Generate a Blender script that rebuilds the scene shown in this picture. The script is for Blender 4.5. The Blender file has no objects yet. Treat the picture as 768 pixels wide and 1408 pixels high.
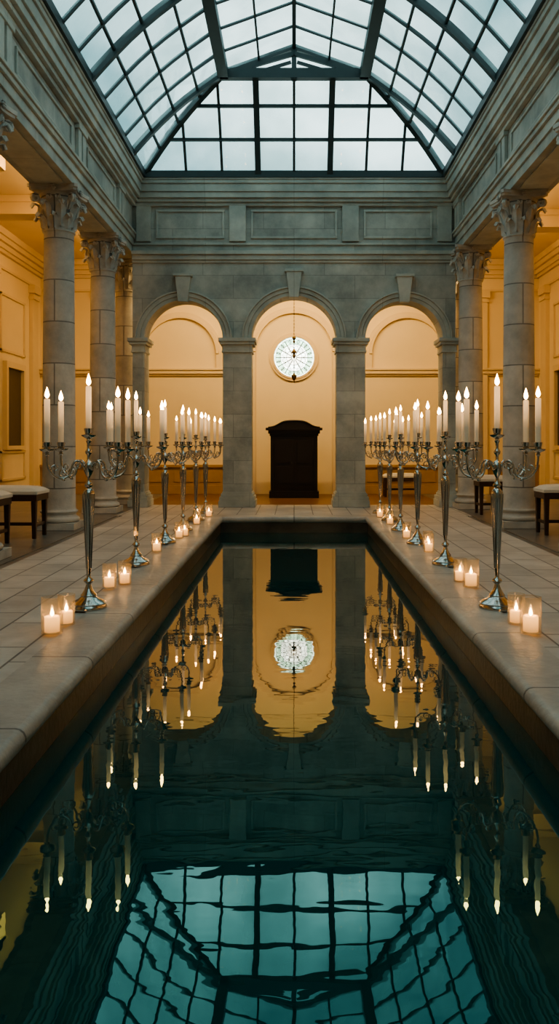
import bpy, bmesh, math, random
from mathutils import Vector, Matrix
from mathutils.geometry import tessellate_polygon
random.seed(7)
pi=math.pi
D=bpy.data
SC=bpy.context.scene
COL=SC.collection

# ------------------------------------------------------------ mesh builder
class B:
    def __init__(s): s.v=[];s.f=[];s.m=[]
    def add(s,vs,fs,mat=0):
        o=len(s.v); s.v+= [tuple(p) for p in vs]
        for f in fs: s.f.append([i+o for i in f]); s.m.append(mat)
    def box(s,x0,x1,y0,y1,z0,z1,mat=0):
        x0,x1=min(x0,x1),max(x0,x1)
        vs=[(x0,y0,z0),(x1,y0,z0),(x1,y1,z0),(x0,y1,z0),(x0,y0,z1),(x1,y0,z1),(x1,y1,z1),(x0,y1,z1)]
        s.add(vs,[(3,2,1,0),(4,5,6,7),(0,1,5,4),(1,2,6,5),(2,3,7,6),(3,0,4,7)],mat)
    def lathe(s,prof,c=(0,0,0),n=32,mat=0):
        vs=[];fs=[];k=len(prof)
        for i in range(n):
            a=2*pi*i/n
            for r,z in prof: vs.append((c[0]+r*math.cos(a),c[1]+r*math.sin(a),c[2]+z))
        for i in range(n):
            j=(i+1)%n
            for q in range(k-1): fs.append((i*k+q,j*k+q,j*k+q+1,i*k+q+1))
        if prof[0][0]>1e-5: fs.append([i*k for i in range(n)][::-1])
        if prof[-1][0]>1e-5: fs.append([i*k+k-1 for i in range(n)])
        s.add(vs,fs,mat)
    def tube(s,pts,r,n=8,mat=0):
        pts=[Vector(p) for p in pts]; L=len(pts)
        if not isinstance(r,(list,tuple)): r=[r]*L
        vs=[];fs=[];prev=None
        for i,p in enumerate(pts):
            t=(pts[min(i+1,L-1)]-pts[max(i-1,0)]).normalized()
            if prev is None:
                a=Vector((0,0,1)) if abs(t.z)<.9 else Vector((1,0,0))
                u=t.cross(a).normalized()
            else:
                u=(prev-t*prev.dot(t)).normalized()
            prev=u; w=t.cross(u)
            for k in range(n):
                a=2*pi*k/n; vs.append(p+(u*math.cos(a)+w*math.sin(a))*r[i])
        for i in range(L-1):
            for k in range(n):
                q=(k+1)%n; fs.append((i*n+k,i*n+q,(i+1)*n+q,(i+1)*n+k))
        fs.append(list(range(n))[::-1]); fs.append([(L-1)*n+k for k in range(n)])
        s.add(vs,fs,mat)
    def beam(s,p,q,w,h,mat=0):
        p=Vector(p);q=Vector(q);t=(q-p).normalized()
        up=Vector((0,0,1)) if abs(t.z)<.95 else Vector((0,1,0))
        u=t.cross(up).normalized();v=u.cross(t).normalized()
        vs=[]
        for e in (p,q):
            for a,b in((-1,-1),(1,-1),(1,1),(-1,1)): vs.append(e+u*a*w/2+v*b*h/2)
        s.add(vs,[(0,1,2,3),(7,6,5,4),(0,4,5,1),(1,5,6,2),(2,6,7,3),(3,7,4,0)],mat)
    def poly(s,loops,a0,a1,axis='Y',mat=0):
        def P(u,w,a): return (u,a,w) if axis=='Y' else ((a,u,w) if axis=='X' else (u,w,a))
        flat=[p for l in loops for p in l]; n=len(flat)
        tr=tessellate_polygon([[Vector((p[0],p[1],0)) for p in l] for l in loops])
        vs=[P(p[0],p[1],a0) for p in flat]+[P(p[0],p[1],a1) for p in flat]
        fs=[tuple(t) for t in tr]+[tuple(i+n for i in t[::-1]) for t in tr]
        o=0
        for l in loops:
            k=len(l)
            for i in range(k):
                j=(i+1)%k; fs.append((o+i,o+j,o+j+n,o+i+n))
            o+=k
        s.add(vs,fs,mat)
    def mesh(s,name,mats,sharp=35,bevel=0):
        me=D.meshes.new(name); me.from_pydata(s.v,[],s.f)
        for m in mats: me.materials.append(m)
        for p,mi in zip(me.polygons,s.m): p.material_index=mi
        bm=bmesh.new(); bm.from_mesh(me); bmesh.ops.recalc_face_normals(bm,faces=bm.faces[:])
        bm.to_mesh(me); bm.free()
        for p in me.polygons: p.use_smooth=True
        me.set_sharp_from_angle(angle=math.radians(sharp)); me.update()
        return me
    def obj(s,name,mats,loc=(0,0,0),rot=0,sharp=35,bevel=0,parent=None):
        o=D.objects.new(name,s.mesh(name,mats,sharp)); COL.objects.link(o)
        o.location=loc;o.rotation_euler[2]=rot
        if bevel:
            b=o.modifiers.new('bevel','BEVEL'); b.width=bevel;b.segments=2;b.limit_method='ANGLE'
        if parent: o.parent=parent
        return o
def inst(name,me,loc,rot=0,sc=1):
    o=D.objects.new(name,me);COL.objects.link(o);o.location=loc;o.rotation_euler[2]=rot;o.scale=(sc,)*3
    return o

# ------------------------------------------------------------ materials
def newmat(name):
    m=D.materials.new(name);m.use_nodes=True;nt=m.node_tree
    return m,nt,nt.nodes['Principled BSDF'],nt.nodes['Material Output']
def simple(name,col,rough=.5,metal=0,emis=None,es=0,noise=0,nscale=8,zr=None):
    m,nt,b,o=newmat(name)
    b.inputs['Base Color'].default_value=(*col,1);b.inputs['Roughness'].default_value=rough;b.inputs['Metallic'].default_value=metal
    if emis: b.inputs['Emission Color'].default_value=(*emis,1);b.inputs['Emission Strength'].default_value=es
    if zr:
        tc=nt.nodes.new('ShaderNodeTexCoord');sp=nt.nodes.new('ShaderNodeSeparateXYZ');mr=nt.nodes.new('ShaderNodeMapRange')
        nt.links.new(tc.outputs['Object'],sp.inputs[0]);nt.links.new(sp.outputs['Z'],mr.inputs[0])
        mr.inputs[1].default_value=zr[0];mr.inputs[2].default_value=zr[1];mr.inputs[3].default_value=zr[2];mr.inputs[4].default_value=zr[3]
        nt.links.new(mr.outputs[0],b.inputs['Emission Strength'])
    if noise:
        t=nt.nodes.new('ShaderNodeTexNoise');t.inputs['Scale'].default_value=nscale;t.inputs['Detail'].default_value=5
        tc=nt.nodes.new('ShaderNodeTexCoord');nt.links.new(tc.outputs['Object'],t.inputs['Vector'])
        mx=nt.nodes.new('ShaderNodeMix');mx.data_type='RGBA'
        mx.inputs[6].default_value=(*[c*(1-noise) for c in col],1);mx.inputs[7].default_value=(*[min(1,c*(1+noise)) for c in col],1)
        nt.links.new(t.outputs['Fac'],mx.inputs[0]);nt.links.new(mx.outputs[2],b.inputs['Base Color'])
    return m
def stone(name,c1,c2,axis='Y',bw=.9,bh=.36,mortar=.006,mdark=.55,rough=.7,bump=.25,offset=.5,var=.12,drum=False):
    m,nt,b,o=newmat(name);N=nt.nodes.new;Lk=nt.links.new
    tc=N('ShaderNodeTexCoord');sp=N('ShaderNodeSeparateXYZ');cb=N('ShaderNodeCombineXYZ')
    Lk(tc.outputs['Object'],sp.inputs[0])
    if axis=='Y': a,c='X','Z'
    elif axis=='X': a,c='Y','Z'
    else: a,c='Y','X'
    Lk(sp.outputs[a],cb.inputs[0]);Lk(sp.outputs[c],cb.inputs[1])
    br=N('ShaderNodeTexBrick');Lk(cb.outputs[0],br.inputs['Vector'])
    br.inputs['Scale'].default_value=1;br.inputs['Mortar Size'].default_value=mortar;br.inputs['Mortar Smooth'].default_value=.3
    br.inputs['Brick Width'].default_value=bw if not drum else 50;br.inputs['Row Height'].default_value=bh;br.offset=offset
    br.inputs['Color1'].default_value=(1,1,1,1);br.inputs['Color2'].default_value=(1-var*2,1-var*2,1-var*2,1);br.inputs['Mortar'].default_value=(mdark,)*3+(1,)
    n1=N('ShaderNodeTexNoise');n1.inputs['Scale'].default_value=1.6;n1.inputs['Detail'].default_value=8;n1.inputs['Roughness'].default_value=.65
    Lk(tc.outputs['Object'],n1.inputs['Vector'])
    rp=N('ShaderNodeValToRGB');rp.color_ramp.elements[0].position=.35;rp.color_ramp.elements[1].position=.65
    rp.color_ramp.elements[0].color=(*c1,1);rp.color_ramp.elements[1].color=(*c2,1)
    Lk(n1.outputs['Fac'],rp.inputs[0])
    mu=N('ShaderNodeMix');mu.data_type='RGBA';mu.blend_type='MULTIPLY';mu.inputs[0].default_value=1
    Lk(rp.outputs[0],mu.inputs[6]);Lk(br.outputs['Color'],mu.inputs[7]);Lk(mu.outputs[2],b.inputs['Base Color'])
    n2=N('ShaderNodeTexNoise');n2.inputs['Scale'].default_value=22;n2.inputs['Detail'].default_value=6;Lk(tc.outputs['Object'],n2.inputs['Vector'])
    ad=N('ShaderNodeMath');ad.operation='MULTIPLY_ADD';ad.inputs[1].default_value=-1.2
    Lk(br.outputs['Fac'],ad.inputs[0]);Lk(n2.outputs['Fac'],ad.inputs[2])
    bp=N('ShaderNodeBump');bp.inputs['Strength'].default_value=bump;bp.inputs['Distance'].default_value=.02
    Lk(ad.outputs[0],bp.inputs['Height']);Lk(bp.outputs[0],b.inputs['Normal'])
    b.inputs['Roughness'].default_value=rough
    return m

G1=(.33,.36,.335);G2=(.63,.645,.585)
M_wallY=stone('ashlar_stone_y',G1,G2,'Y',1.1,.42,mdark=.6)
M_wallX=stone('ashlar_stone_x',G1,G2,'X',1.3,.6,mdark=.65)
M_trim=stone('trim_stone',(.38,.41,.38),(.61,.63,.57),'X',1.6,3,mdark=.7,var=.05)
M_trimY=stone('trim_stone_y',(.38,.41,.38),(.61,.63,.57),'Y',1.6,3,mdark=.7,var=.05)
M_col=stone('column_stone',(.40,.40,.375),(.70,.67,.61),'Y',50,.56,mortar=.010,mdark=.4,drum=True,var=.09)
M_walk=stone('walkway_tiles',(.48,.455,.42),(.69,.655,.60),'Z',.62,.31,mortar=.009,mdark=.32,rough=.42,bump=.2,var=.07)
M_cope=stone('coping_stone',(.38,.36,.33),(.60,.565,.51),'Z',1.1,10,mortar=.010,mdark=.35,rough=.38,bump=.35,var=.08)
M_copeW=stone('pool_wall_stone',(.06,.05,.038),(.17,.135,.095),'X',.8,.3,mdark=.5,rough=.35)
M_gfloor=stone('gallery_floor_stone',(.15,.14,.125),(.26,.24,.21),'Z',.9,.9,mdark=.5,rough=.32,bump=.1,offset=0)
M_rfloor=simple('rear_floor_wood',(.16,.08,.035),.35,noise=.3)
M_cream=simple('cream_plaster',(.80,.67,.44),.75,noise=.06,nscale=2)
M_creamT=simple('cream_trim',(.72,.59,.38),.6,noise=.06,nscale=4)
M_wains=simple('wainscot_paint',(.38,.24,.11),.5,noise=.15,nscale=5)
M_dark=simple('dark_wood',(.010,.007,.006),.35,noise=.4,nscale=6)
M_bwood=simple('bench_wood',(.05,.025,.014),.4,noise=.3)
M_cush=simple('cushion_fabric',(.66,.63,.56),.9,noise=.06,nscale=30)
M_silver=simple('polished_silver',(.60,.56,.51),.12,1,noise=.12,nscale=14)
M_wax=simple('candle_wax',(.86,.78,.64),.45,emis=(1,.55,.22),es=.18,zr=(1.28,1.5,.08,1.1))  # flame light in the wax put in as emission, stronger towards the top
M_vwax=simple('votive_wax',(.9,.72,.45),.45,emis=(1,.46,.13),es=1.3,zr=(.0,.1,.5,2.6))  # emission stands in for flame light glowing through the wax
M_wick=simple('wick',(.02,.015,.01),.9)
M_iron=simple('painted_iron',(.035,.060,.064),.45,noise=.2)
M_brass=simple('dark_brass',(.16,.11,.05),.35,.8)
M_void=simple('door_panel_dark',(.06,.05,.035),.4,noise=.2)
def flame(name,col,st):
    m,nt,b,o=newmat(name);nt.nodes.remove(b);e=nt.nodes.new('ShaderNodeEmission')
    e.inputs[0].default_value=(*col,1);e.inputs[1].default_value=st;nt.links.new(e.outputs[0],o.inputs[0]);return m
M_flame=flame('candle_flame',(1,.50,.16),32)
M_vflame=flame('votive_flame',(1,.50,.16),42)
def glassmat(name,tint,lo,hi,rough=.0,dirt=0,glow=None):
    m,nt,b,o=newmat(name);nt.nodes.remove(b);N=nt.nodes.new;Lk=nt.links.new
    t=N('ShaderNodeBsdfTransparent');t.inputs[0].default_value=(*tint,1)
    g=N('ShaderNodeBsdfGlossy');g.inputs['Roughness'].default_value=rough
    f=N('ShaderNodeLayerWeight');f.inputs[0].default_value=.5
    pw=N('ShaderNodeMath');pw.operation='POWER';pw.inputs[1].default_value=4;Lk(f.outputs['Facing'],pw.inputs[0])
    mr=N('ShaderNodeMapRange');mr.inputs[3].default_value=lo;mr.inputs[4].default_value=hi;Lk(pw.outputs[0],mr.inputs[0])
    x=N('ShaderNodeMixShader');Lk(mr.outputs[0],x.inputs[0])
    if dirt:
        tl=N('ShaderNodeBsdfTranslucent');tl.inputs[0].default_value=(*(glow or (.45,.66,.66)),1)
        nz=N('ShaderNodeTexNoise');nz.inputs['Scale'].default_value=.9;nz.inputs['Detail'].default_value=6
        tc=N('ShaderNodeTexCoord');Lk(tc.outputs['Object'],nz.inputs['Vector'])
        r=N('ShaderNodeMapRange');r.inputs[1].default_value=.35;r.inputs[2].default_value=.7;r.inputs[3].default_value=dirt if glow else 0;r.inputs[4].default_value=dirt
        Lk(nz.outputs['Fac'],r.inputs[0]);x2=N('ShaderNodeMixShader');Lk(r.outputs[0],x2.inputs[0]);Lk(t.outputs[0],x2.inputs[1]);Lk(tl.outputs[0],x2.inputs[2])
        Lk(x2.outputs[0],x.inputs[1])
    else: Lk(t.outputs[0],x.inputs[1])
    Lk(g.outputs[0],x.inputs[2]);Lk(x.outputs[0],o.inputs[0]);return m
M_glass=glassmat('skylight_glass',(.78,.93,.93),.04,.9,.02,.6)
M_vglass=glassmat('votive_glass',(.97,.96,.93),.06,.8,.03,.10,(.95,.85,.7))
# water
def water():
    m,nt,b,o=newmat('pool_water');nt.nodes.remove(b);N=nt.nodes.new;Lk=nt.links.new
    d=N('ShaderNodeBsdfDiffuse');d.inputs[0].default_value=(.002,.048,.050,1)
    g=N('ShaderNodeBsdfGlossy');g.inputs['Roughness'].default_value=.008
    f=N('ShaderNodeFresnel');f.inputs[0].default_value=1.95
    cm=N('ShaderNodeMix');cm.data_type='RGBA';cm.inputs[6].default_value=(.42,.95,.88,1);cm.inputs[7].default_value=(1,.97,.90,1)
    cr=N('ShaderNodeMapRange');cr.inputs[1].default_value=.13;cr.inputs[2].default_value=.28;Lk(f.outputs[0],cr.inputs[0]);Lk(cr.outputs[0],cm.inputs[0]);Lk(cm.outputs[2],g.inputs[0])
    x=N('ShaderNodeMixShader');Lk(f.outputs[0],x.inputs[0]);Lk(d.outputs[0],x.inputs[1]);Lk(g.outputs[0],x.inputs[2])
    tc=N('ShaderNodeTexCoord');mp=N('ShaderNodeMapping');mp.inputs['Scale'].default_value=(.8,1.8,1);Lk(tc.outputs['Object'],mp.inputs[0])
    n=N('ShaderNodeTexNoise');n.inputs['Scale'].default_value=1.8;n.inputs['Detail'].default_value=2.5;n.inputs['Roughness'].default_value=.5;n.inputs['Distortion'].default_value=.3
    n2=N('ShaderNodeTexNoise');n2.inputs['Scale'].default_value=7;n2.inputs['Detail'].default_value=1.5
    Lk(mp.outputs[0],n.inputs['Vector']);Lk(mp.outputs[0],n2.inputs['Vector'])
    ma=N('ShaderNodeMath');ma.operation='MULTIPLY_ADD';ma.inputs[1].default_value=.13;Lk(n2.outputs['Fac'],ma.inputs[0]);Lk(n.outputs['Fac'],ma.inputs[2])
    bp=N('ShaderNodeBump');bp.inputs['Strength'].default_value=.07;bp.inputs['Distance'].default_value=.02;Lk(ma.outputs[0],bp.inputs['Height'])
    Lk(bp.outputs[0],g.inputs['Normal'])
    Lk(x.outputs[0],o.inputs[0]);return m
M_water=water()

# ------------------------------------------------------------ dimensions
XW=2.93; YF=14.5; YB=18.0; YN=-4.0; XL=-5.7; XR=5.5; ZC=4.61; ZE=5.93; GC=5.25
PX=1.12; PY1=12.5; PY0=-2.6; WZ=-.24

# floor
b=B()
for s in (-1,1):
    b.box(s*(PX+.30),s*2.74,YN,PY1+.3,-.2,0,0)
    xo=XL if s<0 else XR
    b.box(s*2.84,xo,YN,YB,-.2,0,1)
    b.box(s*2.74,s*2.84,YN,PY1+.3,-.2,-.012,1)
b.box(-2.84,2.84,PY1+.3,YF+.45,-.2,0,0)
b.box(-2.84,2.84,YF+.45,YB,-.2,0,2)
b.box(-2.74,2.74,YN,PY0-.3,-.2,0,0)
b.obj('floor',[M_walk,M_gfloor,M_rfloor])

# pool
pool=D.objects.new('reflecting_pool',None);COL.objects.link(pool)
b=B()
def cope_prof():
    w=.32; T=.085; p=[(w,-T),(w,.012),(.03,.012)]
    for i in range(1,7):
        a=pi/2+ i*pi/7
        p.append((.03+math.cos(a)*.045,-.033+math.sin(a)*.045))
    p+= [(.03,-T)]
    return p
pr=cope_prof()
for s in (-1,1):
    b.poly([[(s*(PX+u),w) for u,w in pr]],PY0-.3,PY1+.32,'Y',0)
b.poly([[(PY1+u,w) for u,w in pr]],-PX-.02,PX+.02,'X',0)
b.poly([[(PY0-u,w) for u,w in pr]],-PX-.02,PX+.02,'X',0)
b.obj('coping',[M_cope],parent=pool)
b=B()
for s in (-1,1): b.box(s*(PX+.03),s*(PX+.25),PY0,PY1,-1.0,-.085,0)
b.box(-PX-.05,PX+.05,PY1+.03,PY1+.25,-1,-.085,0);b.box(-PX-.05,PX+.05,PY0-.25,PY0-.03,-1,-.085,0)
b.box(-PX-.05,PX+.05,PY0,PY1,-1.05,-1,0)
b.obj('basin',[M_copeW],parent=pool)
b=B();x=PX+.029
b.box(-x,x,PY0-.029,PY1+.029,-.98,WZ,0)
b.obj('water',[M_water],parent=pool)

# ------------------------------------------------------------ far arcade wall
arches=[(-2.0,.71,3.03),(0.0,.77,3.05),(1.99,.70,3.03)]
def arc(cx,r,zs,n=28,a0=pi,a1=0): return [(cx+r*math.cos(a0+(a1-a0)*i/n),zs+r*math.sin(a0+(a1-a0)*i/n)) for i in range(n+1)]
b=B()
out=[(-XW+.005,0)]
for cx,r,zs in arches:
    out+=[(cx-r,0)]+arc(cx,r,zs)+[(cx+r,0)]
out+=[(XW-.005,0),(XW-.005,ZE-.1),(-XW+.005,ZE-.1)]
b.poly([out],YF,YF+.45,'Y',0)
b.obj('wall_north',[M_wallY])
b=B()
def ring(b,cx,zs,r0,r1,y0,y1,axis='Y',mat=0,n=32):
    vs=[];fs=[]
    for i in range(n+1):
        a=pi-pi*i/n;c,s_=math.cos(a),math.sin(a)
        for r,y in((r0,y1),(r0,y0),(r1,y0),(r1,y1)): vs.append((cx+r*c,y,zs+r*s_))
    for i in range(n):
        for k in range(4): q=(k+1)%4;fs.append((i*4+k,(i+1)*4+k,(i+1)*4+q,i*4+q))
    fs+=[(0,1,2,3),tuple(n*4+k for k in(3,2,1,0))]
    b.add(vs,fs,mat)
for cx,r,zs in arches:
    ring(b,cx,zs,r,r+.07,YF-.03,YF+.01);ring(b,cx,zs,r+.07,r+.14,YF-.055,YF+.01);ring(b,cx,zs,r+.14,r+.17,YF-.085,YF+.01)
    t=zs+r
    b.poly([[(cx-.085,t-.04),(cx+.085,t-.04),(cx+.14,t+.42),(cx-.14,t+.42)]],YF-.13,YF,'Y')
    b.box(cx-.17,cx+.17,YF-.15,YF,t+.42,t+.47)
piers=[(-XW,-2.71),(-1.29,-.77),(.77,1.29),(2.69,XW)]
for x0,x1 in piers:
    for z0,z1,p in((2.80,2.84,.02),(2.84,2.94,.01),(2.94,2.99,.05),(2.99,3.06,.075)):
        b.box(x0-p,x1+p,YF-p-.01,YF+.45+p,z0,z1)
    for z0,z1,p in((0,.12,.075),(.12,.19,.06),(.19,.24,.035),(.24,.27,.015)):
        b.box(x0-p,x1+p,YF-p-.01,YF+.45+p,z0,z1)
b.obj('trim_1',[M_trimY],bevel=.006)
b=B()
def entab(z0,z1,p,bb=b): bb.box(-XW,XW,YF-p,YF+.02,z0,z1)
for z0,z1,p in((4.42,4.47,.03),(4.47,4.56,.06),(4.56,4.63,.10),(4.74,4.78,.04)): entab(z0,z1,p)
for cx in (-1.02,1.02):
    b.box(cx-.15,cx+.15,YF-.07,YF,4.80,5.44)
for cx in(-2.72,2.72): b.box(cx-.13,cx+.13,YF-.06,YF,4.80,5.44)
for x0,x1 in((-2.5,-1.26),(-.78,.78),(1.26,2.5)):
    b.box(x0,x1,YF-.03,YF,4.86,4.9);b.box(x0,x1,YF-.03,YF,5.34,5.38);b.box(x0,x0+.04,YF-.03,YF,4.9,5.34);b.box(x1-.04,x1,YF-.03,YF,4.9,5.34)
for z0,z1,p in((5.44,5.50,.07),(5.50,5.56,.12),(5.56,5.66,.17),(5.66,5.80,.20),(5.80,5.86,.23),(5.86,5.93,.25)): entab(z0,z1,p)
b.obj('trim_2',[M_trimY],bevel=.006)

# ------------------------------------------------------------ side entablatures
colL=[-.4,2.4,5.2,8.0,10.9,13.4]; colR=[-.1,2.7,5.5,8.35,11.15,14.2]
for s,cols,nm in((-1,colL,'trim_5'),(1,colR,'trim_6')):
    b=B()
    b.box(s*XW,s*3.50,YN,YF+1.6,ZC,5.5,0)
    b.box(s*(XW-.0),s*3.6,YN,YF+1.6,5.5,ZE-.05,0)
    y1=YF+.0
    for z0,z1,p in((4.74,4.86,.025),(4.86,4.92,.06),(4.92,4.96,.085),(5.44,5.50,.07),(5.50,5.56,.12),(5.56,5.66,.17),(5.66,5.80,.20),(5.80,5.86,.23),(5.86,5.93,.25)):
        b.box(s*(XW-p),s*XW,YN,y1,z0,z1,1)
    for y in cols:
        for dy in(-.11,.11): b.box(s*(XW-.05),s*XW,y+dy-.075,y+dy+.075,4.98,5.42,1)
        b.box(s*(XW-.07),s*XW,y-.22,y+.22,5.38,5.44,1)
    cc=sorted(cols)
    for i in range(len(cc)-1):
        a,c=cc[i]+.4,cc[i+1]-.4
        for z0,z1 in((5.04,5.07),(5.32,5.35)): b.box(s*(XW-.025),s*XW,a,c,z0,z1,1)
        for q in(a,c-.03): b.box(s*(XW-.025),s*XW,q,q+.03,5.07,5.32,1)
    for i in range(len(cc)-1):
        a,c=cc[i]+.4,cc[i+1]-.4
        b.box(s*(XW+.1),s*(XW+.47),a,c,ZC-.02,ZC,1)
    b.obj(nm,[M_wallX,M_trim],bevel=.005)

# ------------------------------------------------------------ columns
def column_mesh():
    b=B();H=ZC
    b.box(-.28,.28,-.28,.28,0,.10)
    prof=[(.27,.10)]
    for i in range(7): a=-pi/2+pi*i/6;prof.append((.245+.032*math.cos(a),.135+.035*math.sin(a)))
    prof+=[(.235,.18),(.226,.20),(.235,.22)]
    for i in range(5): a=-pi/2+pi*i/4;prof.append((.233+.02*math.cos(a),.243+.02*math.sin(a)))
    prof+=[(.228,.27),(.221,.30)]
    zt=H-.58
    for i in range(1,13):
        t=i/12;prof.append((.220-.022*t**1.6,.30+(zt-.33-.0)*t))
    prof+=[(.205,zt-.02),(.218,zt-.01),(.218,zt+.012),(.2,zt+.02)]
    for t,r in((.1,.190),(.3,.192),(.5,.20),(.7,.222),(.83,.25)): prof.append((r,zt+.5*t/.83*1.0))
    b.lathe(prof,n=40)
    def leaf(ang,r0,z0,h,w,outp):
        rows=9;cs=5;vs=[];fs=[]
        for i in range(rows):
            t=i/(rows-1)
            if t<.7: rr=r0+.012+outp*.35*(t/.7)**2; zz=z0+h*(t/.7)*.93
            else:
                a=(t-.7)/.3*pi*1.05; R=outp*.42
                rr=r0+.012+outp*.35+R*(1-math.cos(a)); zz=z0+h*.93+R*math.sin(a)*1.1
            ww=w*(math.sin(pi*min(1,.28+t*.62)))*(1+.22*(i%2))
            for k in range(cs):
                q=(k/(cs-1)-.5)*2; la=ang+q*ww/rr/2; rad=rr+.022*(1-abs(q))-.014*(k%2)
                vs.append((rad*math.cos(la),rad*math.sin(la),zz-.02*abs(q)))
        for i in range(rows-1):
            for k in range(cs-1):
                a=i*cs+k;fs.append((a,a+1,a+cs+1,a+cs))
        n=len(vs);vs2=[(x*.955,y*.955,z) for x,y,z in vs]
        fs2=[tuple(j+n for j in f[::-1]) for f in fs]
        edge=[]
        for i in range(rows-1):
            edge.append((i*cs,(i+1)*cs,(i+1)*cs+n,i*cs+n));a=i*cs+cs-1;edge.append((a,a+n,a+cs+n,a+cs))
        a=(rows-1)*cs
        for k in range(cs-1): edge.append((a+k,a+k+1,a+k+1+n,a+k+n))
        b.add(vs+vs2,fs+fs2+edge)
    for i in range(8): leaf(i*pi/4,.20,zt+.02,.17,.15,.10)
    for i in range(8): leaf(i*pi/4+pi/8,.205,zt+.05,.30,.13,.12)
    for i in range(4):
        a0=pi/4+i*pi/2
        for da in(-.09,.09):
            pts=[];rs=[]
            for t in range(5):
                u=t/4;pts.append((.225+.10*u**1.3,zt+.28+.17*u));rs.append(.016)
            cx,cz=.352,zt+.405
            for t in range(15):
                u=t/14;an=pi*.72-u*3.3*pi;R=.058*(1-.8*u);pts.append((cx+R*math.cos(an),cz+R*math.sin(an)));rs.append(.018*(1-.35*u))
            P=[(r*math.cos(a0+da*(1-.6*min(1,(r-.2)/.15))),r*math.sin(a0+da*(1-.6*min(1,(r-.2)/.15))),z) for r,z in pts]
            b.tube(P,rs,7)
    for i in range(4):
        a0=i*pi/2
        for sg in(-1,1):
            P=[]
            for t in range(14):
                u=t/13;an=-pi*.2+u*2.6*pi;R=.04*(1-.75*u);off=(.055+R*math.cos(an))*sg
                r=.262;P.append((r*math.cos(a0)-off*math.sin(a0),r*math.sin(a0)+off*math.cos(a0),zt+.42+R*math.sin(an)))
            b.tube(P,.011,6)
        c=Vector((.30*math.cos(a0),.30*math.sin(a0),zt+.535))
        for k in range(6):
            q=k*pi/3;p=c+Vector((-math.sin(a0)*math.cos(q)*.03,math.cos(a0)*math.cos(q)*.03,math.sin(q)*.03))
            b.lathe([(.0,-.018),(.014,-.010),(.018,0),(.014,.010),(0,.018)],p,n=8)
        b.lathe([(.0,-.018),(.014,-.010),(.018,0),(.014,.010),(0,.018)],c,n=8)
    def aba(hw,cut,z0,z1):
        loop=[]
        for i in range(4):
            a=i*pi/2
            for k in range(9):
                q=-1+2*k/8; x=hw-cut*(1-q*q); y=q*(hw-.035)
                loop.append((x*math.cos(a)-y*math.sin(a),x*math.sin(a)+y*math.cos(a)))
        b.poly([loop],z0,z1,'Z')
    aba(.315,.055,H-.08,H-.045);aba(.335,.055,H-.045,H)
    return b.mesh('column',[M_col],40)
cm=column_mesh()
for y in colL+[15.25]: inst('column',cm,(-3.2,y,0))
for y in colR+[15.6]: inst('column',cm,(3.13,y,0))

# ------------------------------------------------------------ outer shell
RW=(0,3.08,.47)
def circ(cx,cz,r,n=48): return [(cx+r*math.cos(2*pi*i/n),cz+r*math.sin(2*pi*i/n)) for i in range(n)]
b=B()
b.poly([[(XL-.3,0),(XR+.3,0),(XR+.3,GC+.1),(XL-.3,GC+.1)],circ(RW[0],RW[1],RW[2])],YB,YB+.3,'Y')
b.obj('wall_back',[M_cream])
b=B();b.box(XL-.3,XL,YN,YB,-.2,GC+.1);b.obj('wall_west',[M_cream])
b=B();b.box(XR,XR+.3,YN,YB,-.2,GC+.1);b.obj('wall_east',[M_cream])
b=B();b.box(XL-.3,XR+.3,YN-.3,YN,-1.1,8.2);b.obj('wall_south',[M_wallY])
b=B()
b.box(XL-.3,-3.5,YN,YB+.3,GC,GC+.2);b.box(3.5,XR+.3,YN,YB+.3,GC,GC+.2);b.box(-3.5,3.5,YF+.45,YB+.3,GC,GC+.2)
b.obj('ceiling',[M_cream])
b=B()
for s,cols in((-1,colL),(1,colR)):
    xo=XL if s<0 else XR
    for y in cols[1:]:
        b.box(s*4.0,xo,y-.2,y+.2,4.94,GC);b.box(s*4.0,xo,y-.24,y+.24,5.14,GC-.001)
b.obj('trim_7',[M_creamT],bevel=.005)
b=B()
for z0,z1,p in((4.55,4.6,.04),(4.85,4.92,.06),(4.92,5.02,.10),(5.02,5.12,.16),(5.12,5.25,.2)):
    b.box(XL,XR,YB-p,YB,z0,z1);b.box(XL,XL+p,YN,YB,z0,z1);b.box(XR-p,XR,YN,YB,z0,z1)
b.obj('trim_3',[M_creamT],bevel=.004)
b=B()
for x0,x1 in((XL,-1.05),(1.05,XR)):
    for z0,z1,p in((2.66,2.70,.05),(2.70,2.78,.09),(2.78,2.82,.12)): b.box(x0,x1,YB-p,YB,z0,z1)
for cx,r,zs in((0,.86,3.2),(-2.55,.80,3.15),(2.55,.80,3.15)):
    ring(b,cx,zs,r,r+.06,YB-.09,YB);ring(b,cx,zs,r+.06,r+.14,YB-.05,YB)
    for s in(-1,1):
        xa=cx+s*r
        b.box(xa,xa+s*.14,YB-.06,YB,.0 if cx==0 else 2.82,zs)
for x in(-4.3,-5.2,4.2,5.05):
    b.box(x-.14,x+.14,YB-.06,YB,.0,4.55)
    for z0,z1,p in((4.3,4.36,.03),(4.4,4.55,.05),(0,.2,.03)): b.box(x-.14-p,x+.14+p,YB-.06-p,YB,z0,z1)
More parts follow.
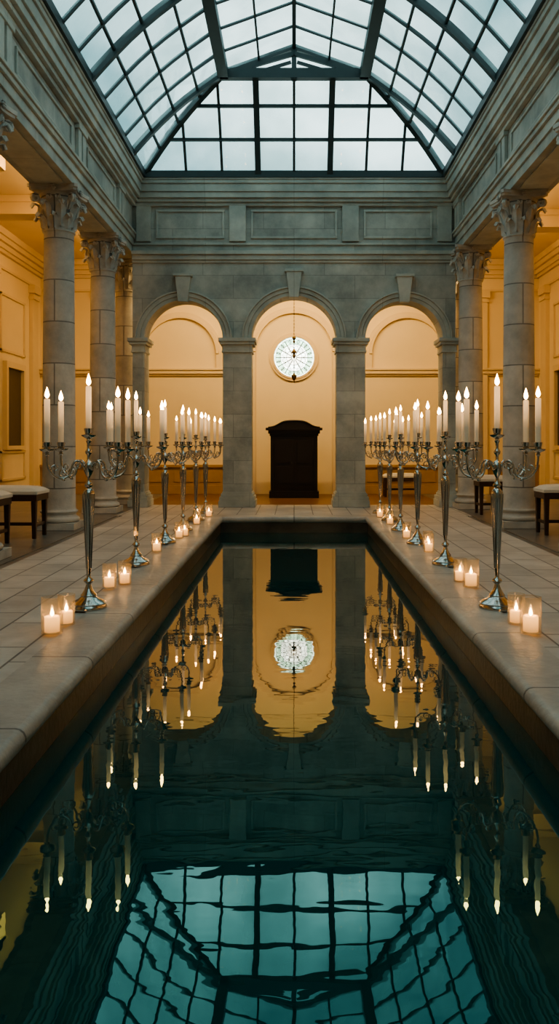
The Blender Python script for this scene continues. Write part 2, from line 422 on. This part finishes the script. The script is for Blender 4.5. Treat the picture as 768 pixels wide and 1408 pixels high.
for s,xw in((1,XL),(-1,XR)):
    for y in (-2,0.8,3.6,6.4,9.2,12.0,15.0,17.4):
        b.box(xw,xw+s*.09,y-.17,y+.17,0,4.55)
        for z0,z1,p in((4.25,4.31,.03),(4.38,4.55,.05),(0,.22,.04)): b.box(xw,xw+s*(.09+p),y-.17-p,y+.17+p,z0,z1)
    for y0,y1 in((-1.6,.4),(1.2,3.2),(4.0,6.0),(6.8,8.8),(9.6,11.6),(12.4,14.6),(15.5,16.9)):
        for z0,z1 in((.4,1.0),(2.95,4.1)):
            for q in((y0,y1,z0,z0+.05),(y0,y1,z1-.05,z1),(y0,y0+.05,z0,z1),(y1-.05,y1,z0,z1)):
                b.box(xw,xw+s*.035,q[0],q[1],q[2],q[3])
b.obj('trim_4',[M_creamT],bevel=.004)
b=B()
for x0,x1 in((XL,-1.0),(1.0,XR)):
    b.box(x0,x1,YB-.03,YB,.2,.60);b.box(x0,x1,YB-.05,YB,0,.2);b.box(x0,x1,YB-.07,YB,.60,.66)
    n=int(abs(x1-x0)/.55)
    for i in range(n):
        a=x0+(x1-x0)*i/n+.07;c=x0+(x1-x0)*(i+1)/n-.07
        b.box(a,c,YB-.045,YB-.03,.27,.53)
b.obj('baseboard_north',[M_wains],bevel=.004)
k=1
for s,xw in((1,XL),(-1,XR)):
    for y0,y1 in((4.4,5.6),(9.95,11.25),(12.8,14.2),(15.75,16.65)):
        b=B()
        z0,z1=1.1,2.65
        for q in((y0-.1,y1+.1,z1,z1+.12),(y0-.1,y1+.1,z0-.08,z0),(y0-.1,y0,z0,z1),(y1,y1+.1,z0,z1)):
            b.box(xw+s*.002,xw+s*.09,*q,0)
        b.box(xw+s*.002,xw+s*.02,y0,y1,z0,z1,1)
        b.box(xw+s*.02,xw+s*.035,y0+.08,y1-.08,z0+.08,z1-.08,1)
        b.obj('window_%d'%k,[M_creamT,M_void]);k+=1

# ------------------------------------------------------------ round window
def frost():
    m,nt,b,o=newmat('frosted_emissive_glass');N=nt.nodes.new;Lk=nt.links.new
    b.inputs['Base Color'].default_value=(.5,.7,.6,1)
    tc=N('ShaderNodeTexCoord');sub=N('ShaderNodeVectorMath');sub.operation='SUBTRACT';sub.inputs[1].default_value=(RW[0],YB+.12,RW[1])
    Lk(tc.outputs['Object'],sub.inputs[0]);ln=N('ShaderNodeVectorMath');ln.operation='LENGTH';Lk(sub.outputs[0],ln.inputs[0])
    r=N('ShaderNodeValToRGB');e=r.color_ramp.elements
    e[0].position=0;e[0].color=(1,.93,.72,1);e[1].position=1;e[1].color=(.45,.68,.50,1)
    for p,c in((.36,(1,.98,.88)),(.40,(.9,1,.9)),(.62,(.95,1,.93)),(.66,(.42,.66,.48)),(.88,(.48,.74,.54)),(.90,(.95,1,.93))):
        q=r.color_ramp.elements.new(p);q.color=(*c,1)
    mp=N('ShaderNodeMath');mp.operation='DIVIDE';mp.inputs[1].default_value=RW[2];Lk(ln.outputs['Value'],mp.inputs[0]);Lk(mp.outputs[0],r.inputs[0])
    v=N('ShaderNodeTexVoronoi');v.inputs['Scale'].default_value=13;Lk(tc.outputs['Object'],v.inputs['Vector'])
    vr=N('ShaderNodeMapRange');vr.inputs[2].default_value=.6;vr.inputs[3].default_value=1.25;vr.inputs[4].default_value=.6;Lk(v.outputs['Distance'],vr.inputs[0])
    mu=N('ShaderNodeVectorMath');mu.operation='SCALE';Lk(r.outputs[0],mu.inputs[0]);Lk(vr.outputs[0],mu.inputs['Scale'])
    Lk(mu.outputs[0],b.inputs['Emission Color']);b.inputs['Emission Strength'].default_value=6.5  # light from behind the pane is put in as emission on the glass
    return m
M_frost=frost()
M_lead=simple('window_lead',(.10,.14,.12),.5)
def roundwin():
    cx,cz,r=RW;b=B()
    def annulus(r0,r1,y0,y1,mat,n=48):
        vs=[];fs=[]
        for i in range(n):
            a=2*pi*i/n;c,s=math.cos(a),math.sin(a)
            for rr,y in((r0,y1),(r0,y0),(r1,y0),(r1,y1)): vs.append((cx+rr*c,y,cz+rr*s))
        for i in range(n):
            j=(i+1)%n
            for k_ in range(4): q=(k_+1)%4;fs.append((i*4+k_,j*4+k_,j*4+q,i*4+q))
        b.add(vs,fs,mat)
    annulus(r,r+.07,YB-.05,YB+.02,0);annulus(r-.02,r+.02,YB-.07,YB+.05,0)
    annulus(r-.058,r-.050,YB+.08,YB+.11,1);annulus(r-.163,r-.155,YB+.08,YB+.11,1);annulus(.168,.176,YB+.08,YB+.11,1);annulus(.05,.06,YB+.07,YB+.11,1)
    for i in range(24):
        a=2*pi*i/24;c,s=math.cos(a),math.sin(a)
        r0=r-.16 if i%2 else .06; r1=r-.05
        b.beam((cx+r0*c,YB+.095,cz+r0*s),(cx+r1*c,YB+.095,cz+r1*s),.007,.02,1)
    for i in range(12):
        a=2*pi*(i+.5)/12
        P=[]
        for k_ in range(9):
            q=2*pi*k_/8;rr=r-.106+.034*math.cos(q);aa=a+.085*math.sin(q);P.append((cx+rr*math.cos(aa),YB+.095,cz+rr*math.sin(aa)))
        b.tube(P,.006,5,1)
        P=[]
        for k_ in range(9):
            q=pi*k_/8;rr=.178+.09*math.sin(q);aa=a+.24*math.cos(q);P.append((cx+rr*math.cos(aa),YB+.095,cz+rr*math.sin(aa)))
        b.tube(P,.004,5,1)
    vs=[(cx,YB+.12,cz)]+[(x,YB+.12,z) for x,z in circ(cx,cz,r)]
    b.add(vs,[(0,i+1,(i+1)%48+1) for i in range(48)],2)
    return b.obj('window_round',[M_creamT,M_lead,M_frost])
roundwin()

# ------------------------------------------------------------ skylight
XE=2.69;YE=14.28;bl=.04
A=1.17;HR=1.34;DH=1.05;RID=.42;YS=YN+.02
def u_(t): return t-bl*math.sin(pi*t)
def h_(t): return ZE+.02+HR*(t+bl*math.sin(pi*t))
def xs(t): return XE-(XE-A)*u_(t)
def yf(t): return YE-DH*u_(t)
NT=8
f=B();g=f
for s in(-1,1):
    for i in range(NT):
        t0,t1=i/NT,(i+1)/NT
        g.add([(s*xs(t0),YS,h_(t0)),(s*xs(t0),yf(t0),h_(t0)),(s*xs(t1),yf(t1),h_(t1)),(s*xs(t1),YS,h_(t1))],[(0,1,2,3)],1)
for i in range(NT):
    t0,t1=i/NT,(i+1)/NT
    g.add([(-xs(t0),yf(t0),h_(t0)),(xs(t0),yf(t0),h_(t0)),(xs(t1),yf(t1),h_(t1)),(-xs(t1),yf(t1),h_(t1))],[(0,1,2,3)],1)
yt=yf(1);zt=h_(1);zr=zt+RID
for s in(-1,1): g.add([(s*A,YS,zt),(s*A,yt,zt),(0,yt,zr),(0,YS,zr)],[(0,1,2,3)],1)
g.add([(-A,yt,zt),(A,yt,zt),(0,yt,zr)],[(0,1,2)],1)
for k_,w in((0,.10),(.25,.035),(.5,.035),(.75,.035)):
    for s in(-1,1): f.beam((s*xs(k_),YS,h_(k_)),(s*xs(k_),yf(k_),h_(k_)),w,w*1.2)
for k_,w in((0,.10),(.34,.045),(.67,.045)):
    f.beam((-xs(k_),yf(k_),h_(k_)),(xs(k_),yf(k_),h_(k_)),w,w*1.2)
for s in(-1,1): f.beam((s*A,YS,zt-.03),(s*A,yt,zt-.03),.17,.16)
f.beam((-A-.05,yt,zt-.03),(A+.05,yt,zt-.03),.13,.16)
f.beam((0,YS,zr),(0,yt,zr),.06,.07)
for s in(-1,1): f.beam((s*.58,YS,zt+RID/2),(s*.58,yt,zt+RID/2),.03,.04)
y=yt;n=0
while y>YS:
    th=(n%4==0)
    w=.085 if th else .036
    for s in(-1,1):
        for i in range(NT):
            t0,t1=i/NT,(i+1)/NT
            f.beam((s*xs(t0),y,h_(t0)),(s*xs(t1),y,h_(t1)),w,w*1.3)
        f.beam((s*A,y,zt),(0,y,zr),w*.8,w)
    if th:
        f.beam((-A,y,zt-.02),(A,y,zt-.02),.05,.07)
    y-=.68;n+=1
for yy in(yt,yt-2.72,yt-5.44,yt-8.16):
    f.beam((0,yy,zt-.05),(0,yy,zr),.08,.06)
    for s in(-1,1):
        f.beam((s*A*.95,yy-.02,zt-.02),(0,yy-.02,zr-.12),.05,.07)
        f.beam((s*A*.5,yy-.02,zt),(s*.05,yy-.02,zt+.16),.035,.05)
    f.lathe([(0,-.13),(.05,-.10),(.07,-.05),(.05,0),(.0,.02)],(0,yy,zt-.03),12)
for s in(-1,1):
    for i in range(NT):
        t0,t1=i/NT,(i+1)/NT
        f.beam((s*xs(t0),yf(t0),h_(t0)),(s*xs(t1),yf(t1),h_(t1)),.10,.11)
for j in range(-4,5):
    X=j*.64;w=.10 if abs(j)==1 else .045
    if abs(X)>XE: continue
    prev=None
    for i in range(17):
        t=i/16
        if xs(t)<abs(X)-.02: break
        p=(X,yf(t),h_(t))
        if prev: f.beam(prev,p,w,w)
        prev=p
f.obj('ceiling_skylight',[M_iron,M_glass])

# ------------------------------------------------------------ candelabra
def flame_prof(h,r): return [(0,0),(r*.55,h*.08),(r*.95,h*.22),(r,h*.34),(r*.8,h*.52),(r*.45,h*.74),(r*.15,h*.92),(0,h)]
def candelabra_mesh(seed):
    rnd=random.Random(seed);b=B()
    prof=[(.128,0),(.130,.012),(.122,.022),(.118,.03),(.122,.038),(.105,.05),(.078,.062),(.06,.075),(.052,.085),(.056,.092),(.045,.105),(.03,.13),(.02,.155),(.017,.17),
          (.03,.18),(.036,.192),(.03,.205),(.015,.215),(.013,.23),(.017,.28),(.022,.40),(.029,.55),(.036,.68),(.041,.76),(.043,.80),(.040,.825),(.026,.845),(.016,.855),
          (.027,.865),(.03,.875),(.022,.888),(.012,.90),(.011,.93),(.018,.94),(.026,.955),(.034,.975),(.038,1.0),(.034,1.022),(.022,1.04),(.012,1.05),(.011,1.085),
          (.02,1.095),(.025,1.108),(.019,1.12),(.011,1.135),(.012,1.17),(.02,1.185),(.014,1.195),(.014,1.2),(.03,1.21),(.05,1.222),(.052,1.23),(.03,1.232),(.024,1.236),(.030,1.26),(.033,1.275),(.026,1.277),(.02,1.25),(0,1.25)]
    b.lathe(prof,n=28)
    for i in range(10):
        a=2*pi*i/10
        P=[((r+.001)*math.cos(a),(r+.001)*math.sin(a),z) for r,z in((.017,.28),(.022,.40),(.029,.55),(.036,.68),(.041,.76),(.041,.81))]
        b.tube(P,.0035,5)
    R=.295
    for k in range(4):
        a=[math.radians(34),math.radians(146),math.radians(214),math.radians(326)][k]
        c,s=math.cos(a),math.sin(a)
        def W(r,z): return (r*c,r*s,z)
        ctrl=[(.03,1.0),(.055,1.035),(.09,1.045),(.115,1.02),(.125,.985),(.145,.945),(.18,.925),(.22,.93),(.258,.955),(.285,1.0),(.295,1.055),(.295,1.09)]
        pts=[]
        for i in range(len(ctrl)-1):
            p0=ctrl[max(i-1,0)];p1=ctrl[i];p2=ctrl[i+1];p3=ctrl[min(i+2,len(ctrl)-1)]
            for q in(0,.33,.66):
                f_=lambda A_,B_,C_,D_:.5*((2*B_)+(-A_+C_)*q+(2*A_-5*B_+4*C_-D_)*q*q+(-A_+3*B_-3*C_+D_)*q**3)
                pts.append((f_(p0[0],p1[0],p2[0],p3[0]),f_(p0[1],p1[1],p2[1],p3[1])))
        pts.append(ctrl[-1])
        b.tube([W(*p) for p in pts],.0085,8)
        def spiral(cx,cz,R0,a0,turns,r,sg=1):
            P=[]
            for t in range(16):
                u=t/15;an=a0+sg*u*turns*2*pi;rr=R0*(1-.8*u);P.append(W(cx+rr*math.cos(an),cz+rr*math.sin(an)))
            b.tube(P,[r*(1-.4*t/15) for t in range(16)],7)
        spiral(.09,1.012,.032,pi/2,1.3,.006,-1)
        spiral(.18,.963,.036,-pi/2,1.3,.006,1)
        spiral(.238,.995,.030,-.3,1.1,.005,1)
        b.lathe([(0,-.012),(.012,-.006),(.014,0),(.010,.01),(0,.014)],W(.18,.915),10)
        cc=(R*c,R*s,0)
        b.lathe([(.0095,1.08),(.018,1.09),(.012,1.10),(.02,1.108),(.044,1.118),(.052,1.126),(.052,1.132),(.03,1.134),(.022,1.138),(.028,1.16),(.032,1.176),(.025,1.178),(.02,1.15),(0,1.15)],cc,n=20)
        hh=1.475+rnd.uniform(-.012,.012)
        b.lathe([(.0205,1.15),(.020,hh-.008),(.017,hh),(.008,hh-.004),(0,hh-.006)],cc,n=16,mat=1)
        b.lathe([(.002,hh-.01),(.002,hh+.014),(0,hh+.016)],cc,n=6,mat=2)
        b.lathe([(x,z+hh+.004) for x,z in flame_prof(.084+rnd.uniform(-.010,.008),.0165)],cc,n=12,mat=3)
    hh=1.575
    b.lathe([(.0205,1.25),(.020,hh-.008),(.017,hh),(.008,hh-.004),(0,hh-.006)],n=16,mat=1)
    b.lathe([(.002,hh-.01),(.002,hh+.014),(0,hh+.016)],n=6,mat=2)
    b.lathe([(x,z+hh+.004) for x,z in flame_prof(.088,.017)],n=12,mat=3)
    return b.mesh('candelabra',[M_silver,M_wax,M_wick,M_flame],50)
cms=[candelabra_mesh(i) for i in range(3)]
pos=[(-1.46,5.69),(-1.513,7.67),(-1.50,9.3),(-1.47,10.6),(-1.46,11.9),(-1.46,13.2),
     (1.443,5.69),(1.45,7.67),(1.42,9.2),(1.41,10.6),(1.42,11.9),(1.42,13.2)]
rots=[0,9,-6,5,-10,8,-2,12,-8,4,7,-5]
for i,(x,y) in enumerate(pos): inst('candelabra',cms[i%3],(x,y,.0125 if y<12.8 else 0),math.radians(rots[i]))

# ------------------------------------------------------------ votives
def votive_mesh(r,h,wr,wh):
    b=B()
    b.lathe([(r-.004,0),(r,.006),(r,h),(r-.0025,h+.002),(r-.005,h),(r-.005,.012),(0,.012)],n=28,mat=0)
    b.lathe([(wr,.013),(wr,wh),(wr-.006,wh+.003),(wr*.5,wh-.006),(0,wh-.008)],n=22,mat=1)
    b.lathe([(.002,wh-.01),(.002,wh+.01),(0,wh+.012)],n=6,mat=2)
    b.lathe([(x,z+wh) for x,z in flame_prof(.055,.012)],n=10,mat=3)
    return b.mesh('votive_candle_holder',[M_vglass,M_vwax,M_wick,M_vflame],50)
v1=votive_mesh(.066,.225,.046,.105);v2=votive_mesh(.056,.195,.04,.085)
V=[(-1.49,4.93,v1),(-1.47,5.17,v2),(-1.488,6.45,v2),(-1.40,6.62,v2),(-1.47,8.57,v2),(-1.40,9.75,v2),(-1.36,9.95,v2),(-1.38,11.35,v2),(-1.33,12.5,v2),(-1.50,12.4,v2),
   (1.46,4.94,v1),(1.44,5.19,v2),(1.437,6.5,v1),(1.40,6.75,v2),(1.44,8.55,v2),(1.47,8.8,v2),(1.37,9.75,v2),(1.36,11.35,v2),(1.33,12.4,v2),(1.48,12.5,v2)]
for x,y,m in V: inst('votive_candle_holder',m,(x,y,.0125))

# ------------------------------------------------------------ benches
def bench(x0,x1,y0,y1,h=.63,ang=0):
    b=B();w=abs(x1-x0)/2;d=(y1-y0)/2
    for sx in(-1,1):
        for sy in(-1,1):
            cx,cy=sx*(w-.05),sy*(d-.05);t=.032;u=.022
            vs=[(cx-u,cy-u,0),(cx+u,cy-u,0),(cx+u,cy+u,0),(cx-u,cy+u,0),(cx-t,cy-t,h-.16),(cx+t,cy-t,h-.16),(cx+t,cy+t,h-.16),(cx-t,cy+t,h-.16)]
            b.add(vs,[(3,2,1,0),(4,5,6,7),(0,1,5,4),(1,2,6,5),(2,3,7,6),(3,0,4,7)],0)
    b.box(-w+.01,w-.01,-d+.01,d-.01,h-.17,h-.09,0)
    for sx in(-1,1): b.box(sx*(w-.035),sx*(w-.065),-d+.05,d-.05,.14,.18,0)
    b.box(-w+.05,w-.05,-.02,.02,.14,.18,0)
    nx,ny=14,10;vs=[];fs=[]
    for i in range(nx+1):
        for j in range(ny+1):
            a=-1+2*i/nx;c=-1+2*j/ny
            e=(1-abs(a)**6)*(1-abs(c)**6)
            vs.append((a*w*(1.0),c*d,h-.05+.05*e**.5+.012*(1-a*a)*(1-c*c)))
    for i in range(nx):
        for j in range(ny): k0=i*(ny+1)+j;fs.append((k0,k0+ny+1,k0+ny+2,k0+1))
    b.add(vs,fs,1)
    b.box(-w,w,-d,d,h-.09,h-.05,1)
    b.obj('bench',[M_bwood,M_cush],((x0+x1)/2,(y0+y1)/2,0),ang,bevel=.006)
bench(-4.1,-3.13,9.75,10.25);bench(-4.35,-3.3,8.95,9.4);bench(3.15,4.1,10.1,10.55);bench(2.98,3.5,12.9,13.35)
bench(-4.3,-3.3,6.0,6.5);bench(3.3,4.3,6.3,6.8);bench(1.9,2.7,17.0,17.35,.5)

# ------------------------------------------------------------ cabinet
b=B();w=.49;dp=.5;H=1.30
b.box(-w-.03,w+.03,-.02,dp,0,.14);b.box(-w,w,0,dp,.14,H)
for sx in(-1,1):
    b.box(sx*.02,sx*(w-.07),-.02,0,.22,H-.08)
    x0,x1=sx*.07,sx*(w-.12)
    for z0,z1 in((.30,.66),(.74,H-.16)): b.poly([[(min(x0,x1),z0),(max(x0,x1),z0),(max(x0,x1),z1),(min(x0,x1),z1)]],-.035,-.02,'Y')
    b.box(sx*(w-.06),sx*w,-.03,0,.14,H)
    b.lathe([(0,-.02),(.014,-.012),(.016,0),(.01,.012),(0,.018)],(sx*.045,-.05,.74),10)
for z0,z1,p in((H,H+.05,.02),(H+.05,H+.12,.05),(H+.12,H+.17,.10)): b.box(-w-p,w+p,-p,dp,z0,z1)
ped=[(-w-.07,H+.16),(w+.07,H+.16)]
for i in range(25):
    q=1-2*i/24
    ped.append((q*(w+.05),H+.175+.145*(1/(1+math.exp((abs(q)-.60)*9)))))
b.poly([ped],-.05,.25,'Y')
b.tube([(p[0],-.055,p[1]) for p in ped[2:]],.016,8)
b.obj('cabinet',[M_dark],(0,16.75,0),bevel=.008)

# ------------------------------------------------------------ hanging lamp
b=B();zc=GC
z=zc-.03
b.lathe([(.06,-.03),(.06,-.01),(.02,0)],(0,0,zc-.0),16)
i=0
while z>2.5:
    P=[]
    for k_ in range(9):
        q=2*pi*k_/8;o=.009*math.cos(q);P.append((o if i%2 else 0,0 if i%2 else o,z-.02+.022*math.sin(q)))
    b.tube(P,.0035,4);z-=.034;i+=1
for zz,sc in((3.24,.75),(2.96,.9)):
    b.lathe([(r*sc,h*sc) for r,h in((0,.10),(.015,.09),(.03,.05),(.055,.03),(.06,.01),(.03,-.02),(.02,-.05),(.035,-.07),(.03,-.10),(.01,-.13),(0,-.14))],(0,0,zz),16)
b.lathe([(0,.10),(.012,.08),(.02,.05),(.05,.03),(.055,.015),(.045,-.03),(.03,-.06),(.01,-.08),(.015,-.10),(.005,-.12),(0,-.13)],(0,0,2.48),20)
b.obj('hanging_lamp',[M_brass],(0,16.0,0))

# ------------------------------------------------------------ lights
def area(name,loc,target,sx,sy,power,col):
    l=D.lights.new(name,'AREA');l.shape='RECTANGLE';l.size=sx;l.size_y=sy;l.energy=power;l.color=col
    o=D.objects.new(name,l);COL.objects.link(o);o.location=loc
    o.rotation_euler=(Vector(target)-Vector(loc)).to_track_quat('-Z','Y').to_euler();return o
W=(1,.645,.28)
area('added_warm_light',(0,15.1,4.95),(0,18,2.2),5.2,.12,200,W)  # added warm light, hidden behind the arch header, brightens the rear passage
b=B();b.box(-2.65,2.65,14.955,15.03,4.9,5.05);b.obj('added_light_box',[M_creamT])  # added housing for the hidden passage light
W2=(1,.56,.20)
for s,xo in((-1,XL),(1,XR)):
    for y0,y1,pw in((-3.0,3.0,12),(3.6,9.6,32),(10.0,16.0,62)):
        o=area('added_warm_light',(s*3.67,(y0+y1)/2,5.06),(xo,(y0+y1)/2,2.9),1,1,pw,W2)  # added warm strips, hidden behind the entablature, brighten the gallery walls
        d=(Vector((xo,0,3.2))-Vector((s*3.67,0,5.06))).normalized()
        zax=-d;xax=Vector((0,1,0));yax=zax.cross(xax)
        o.rotation_euler=Matrix((xax,yax,zax)).transposed().to_euler()
        o.data.size=y1-y0;o.data.size_y=.08
    b=B();b.box(s*3.505,s*3.625,-3.2,16,4.94,5.13);b.obj('added_light_box',[M_creamT])  # added housing for the hidden gallery strips

# ------------------------------------------------------------ world
w=D.worlds.new('sky');SC.world=w;w.use_nodes=True;nt=w.node_tree;N=nt.nodes.new;Lk=nt.links.new
bg=nt.nodes['Background'];tc=N('ShaderNodeTexCoord');nz=N('ShaderNodeTexNoise');nz.inputs['Scale'].default_value=3.4;nz.inputs['Detail'].default_value=5;nz.inputs['Roughness'].default_value=.5
Lk(tc.outputs['Generated'],nz.inputs['Vector']);r=N('ShaderNodeValToRGB')
r.color_ramp.elements[0].position=.38;r.color_ramp.elements[0].color=(.11,.24,.27,1);r.color_ramp.elements[1].position=.60;r.color_ramp.elements[1].color=(.82,.92,.92,1)
Lk(nz.outputs['Fac'],r.inputs[0])
sp=N('ShaderNodeSeparateXYZ');Lk(tc.outputs['Generated'],sp.inputs[0])
mr=N('ShaderNodeMapRange');mr.inputs[1].default_value=.45;mr.inputs[2].default_value=.9;mr.inputs[3].default_value=1.15;mr.inputs[4].default_value=.66;Lk(sp.outputs['Z'],mr.inputs[0])
sc_=N('ShaderNodeVectorMath');sc_.operation='SCALE';Lk(r.outputs[0],sc_.inputs[0]);Lk(mr.outputs[0],sc_.inputs['Scale'])
Lk(sc_.outputs[0],bg.inputs[0]);bg.inputs[1].default_value=2.2
try:
    SC.view_settings.view_transform='AgX'
    SC.view_settings.look='AgX - Medium High Contrast'
except Exception as e: print(e)

# ------------------------------------------------------------ camera
c=D.cameras.new('camera');co=D.objects.new('camera',c);COL.objects.link(co)
co.location=(0,0,1.2);co.rotation_euler=(pi/2,0,0)
c.sensor_fit='VERTICAL';c.sensor_height=24;c.lens=1100/1408*24
c.shift_y=-98/1408;c.shift_x=-20/1408;c.clip_start=.05
SC.camera=co
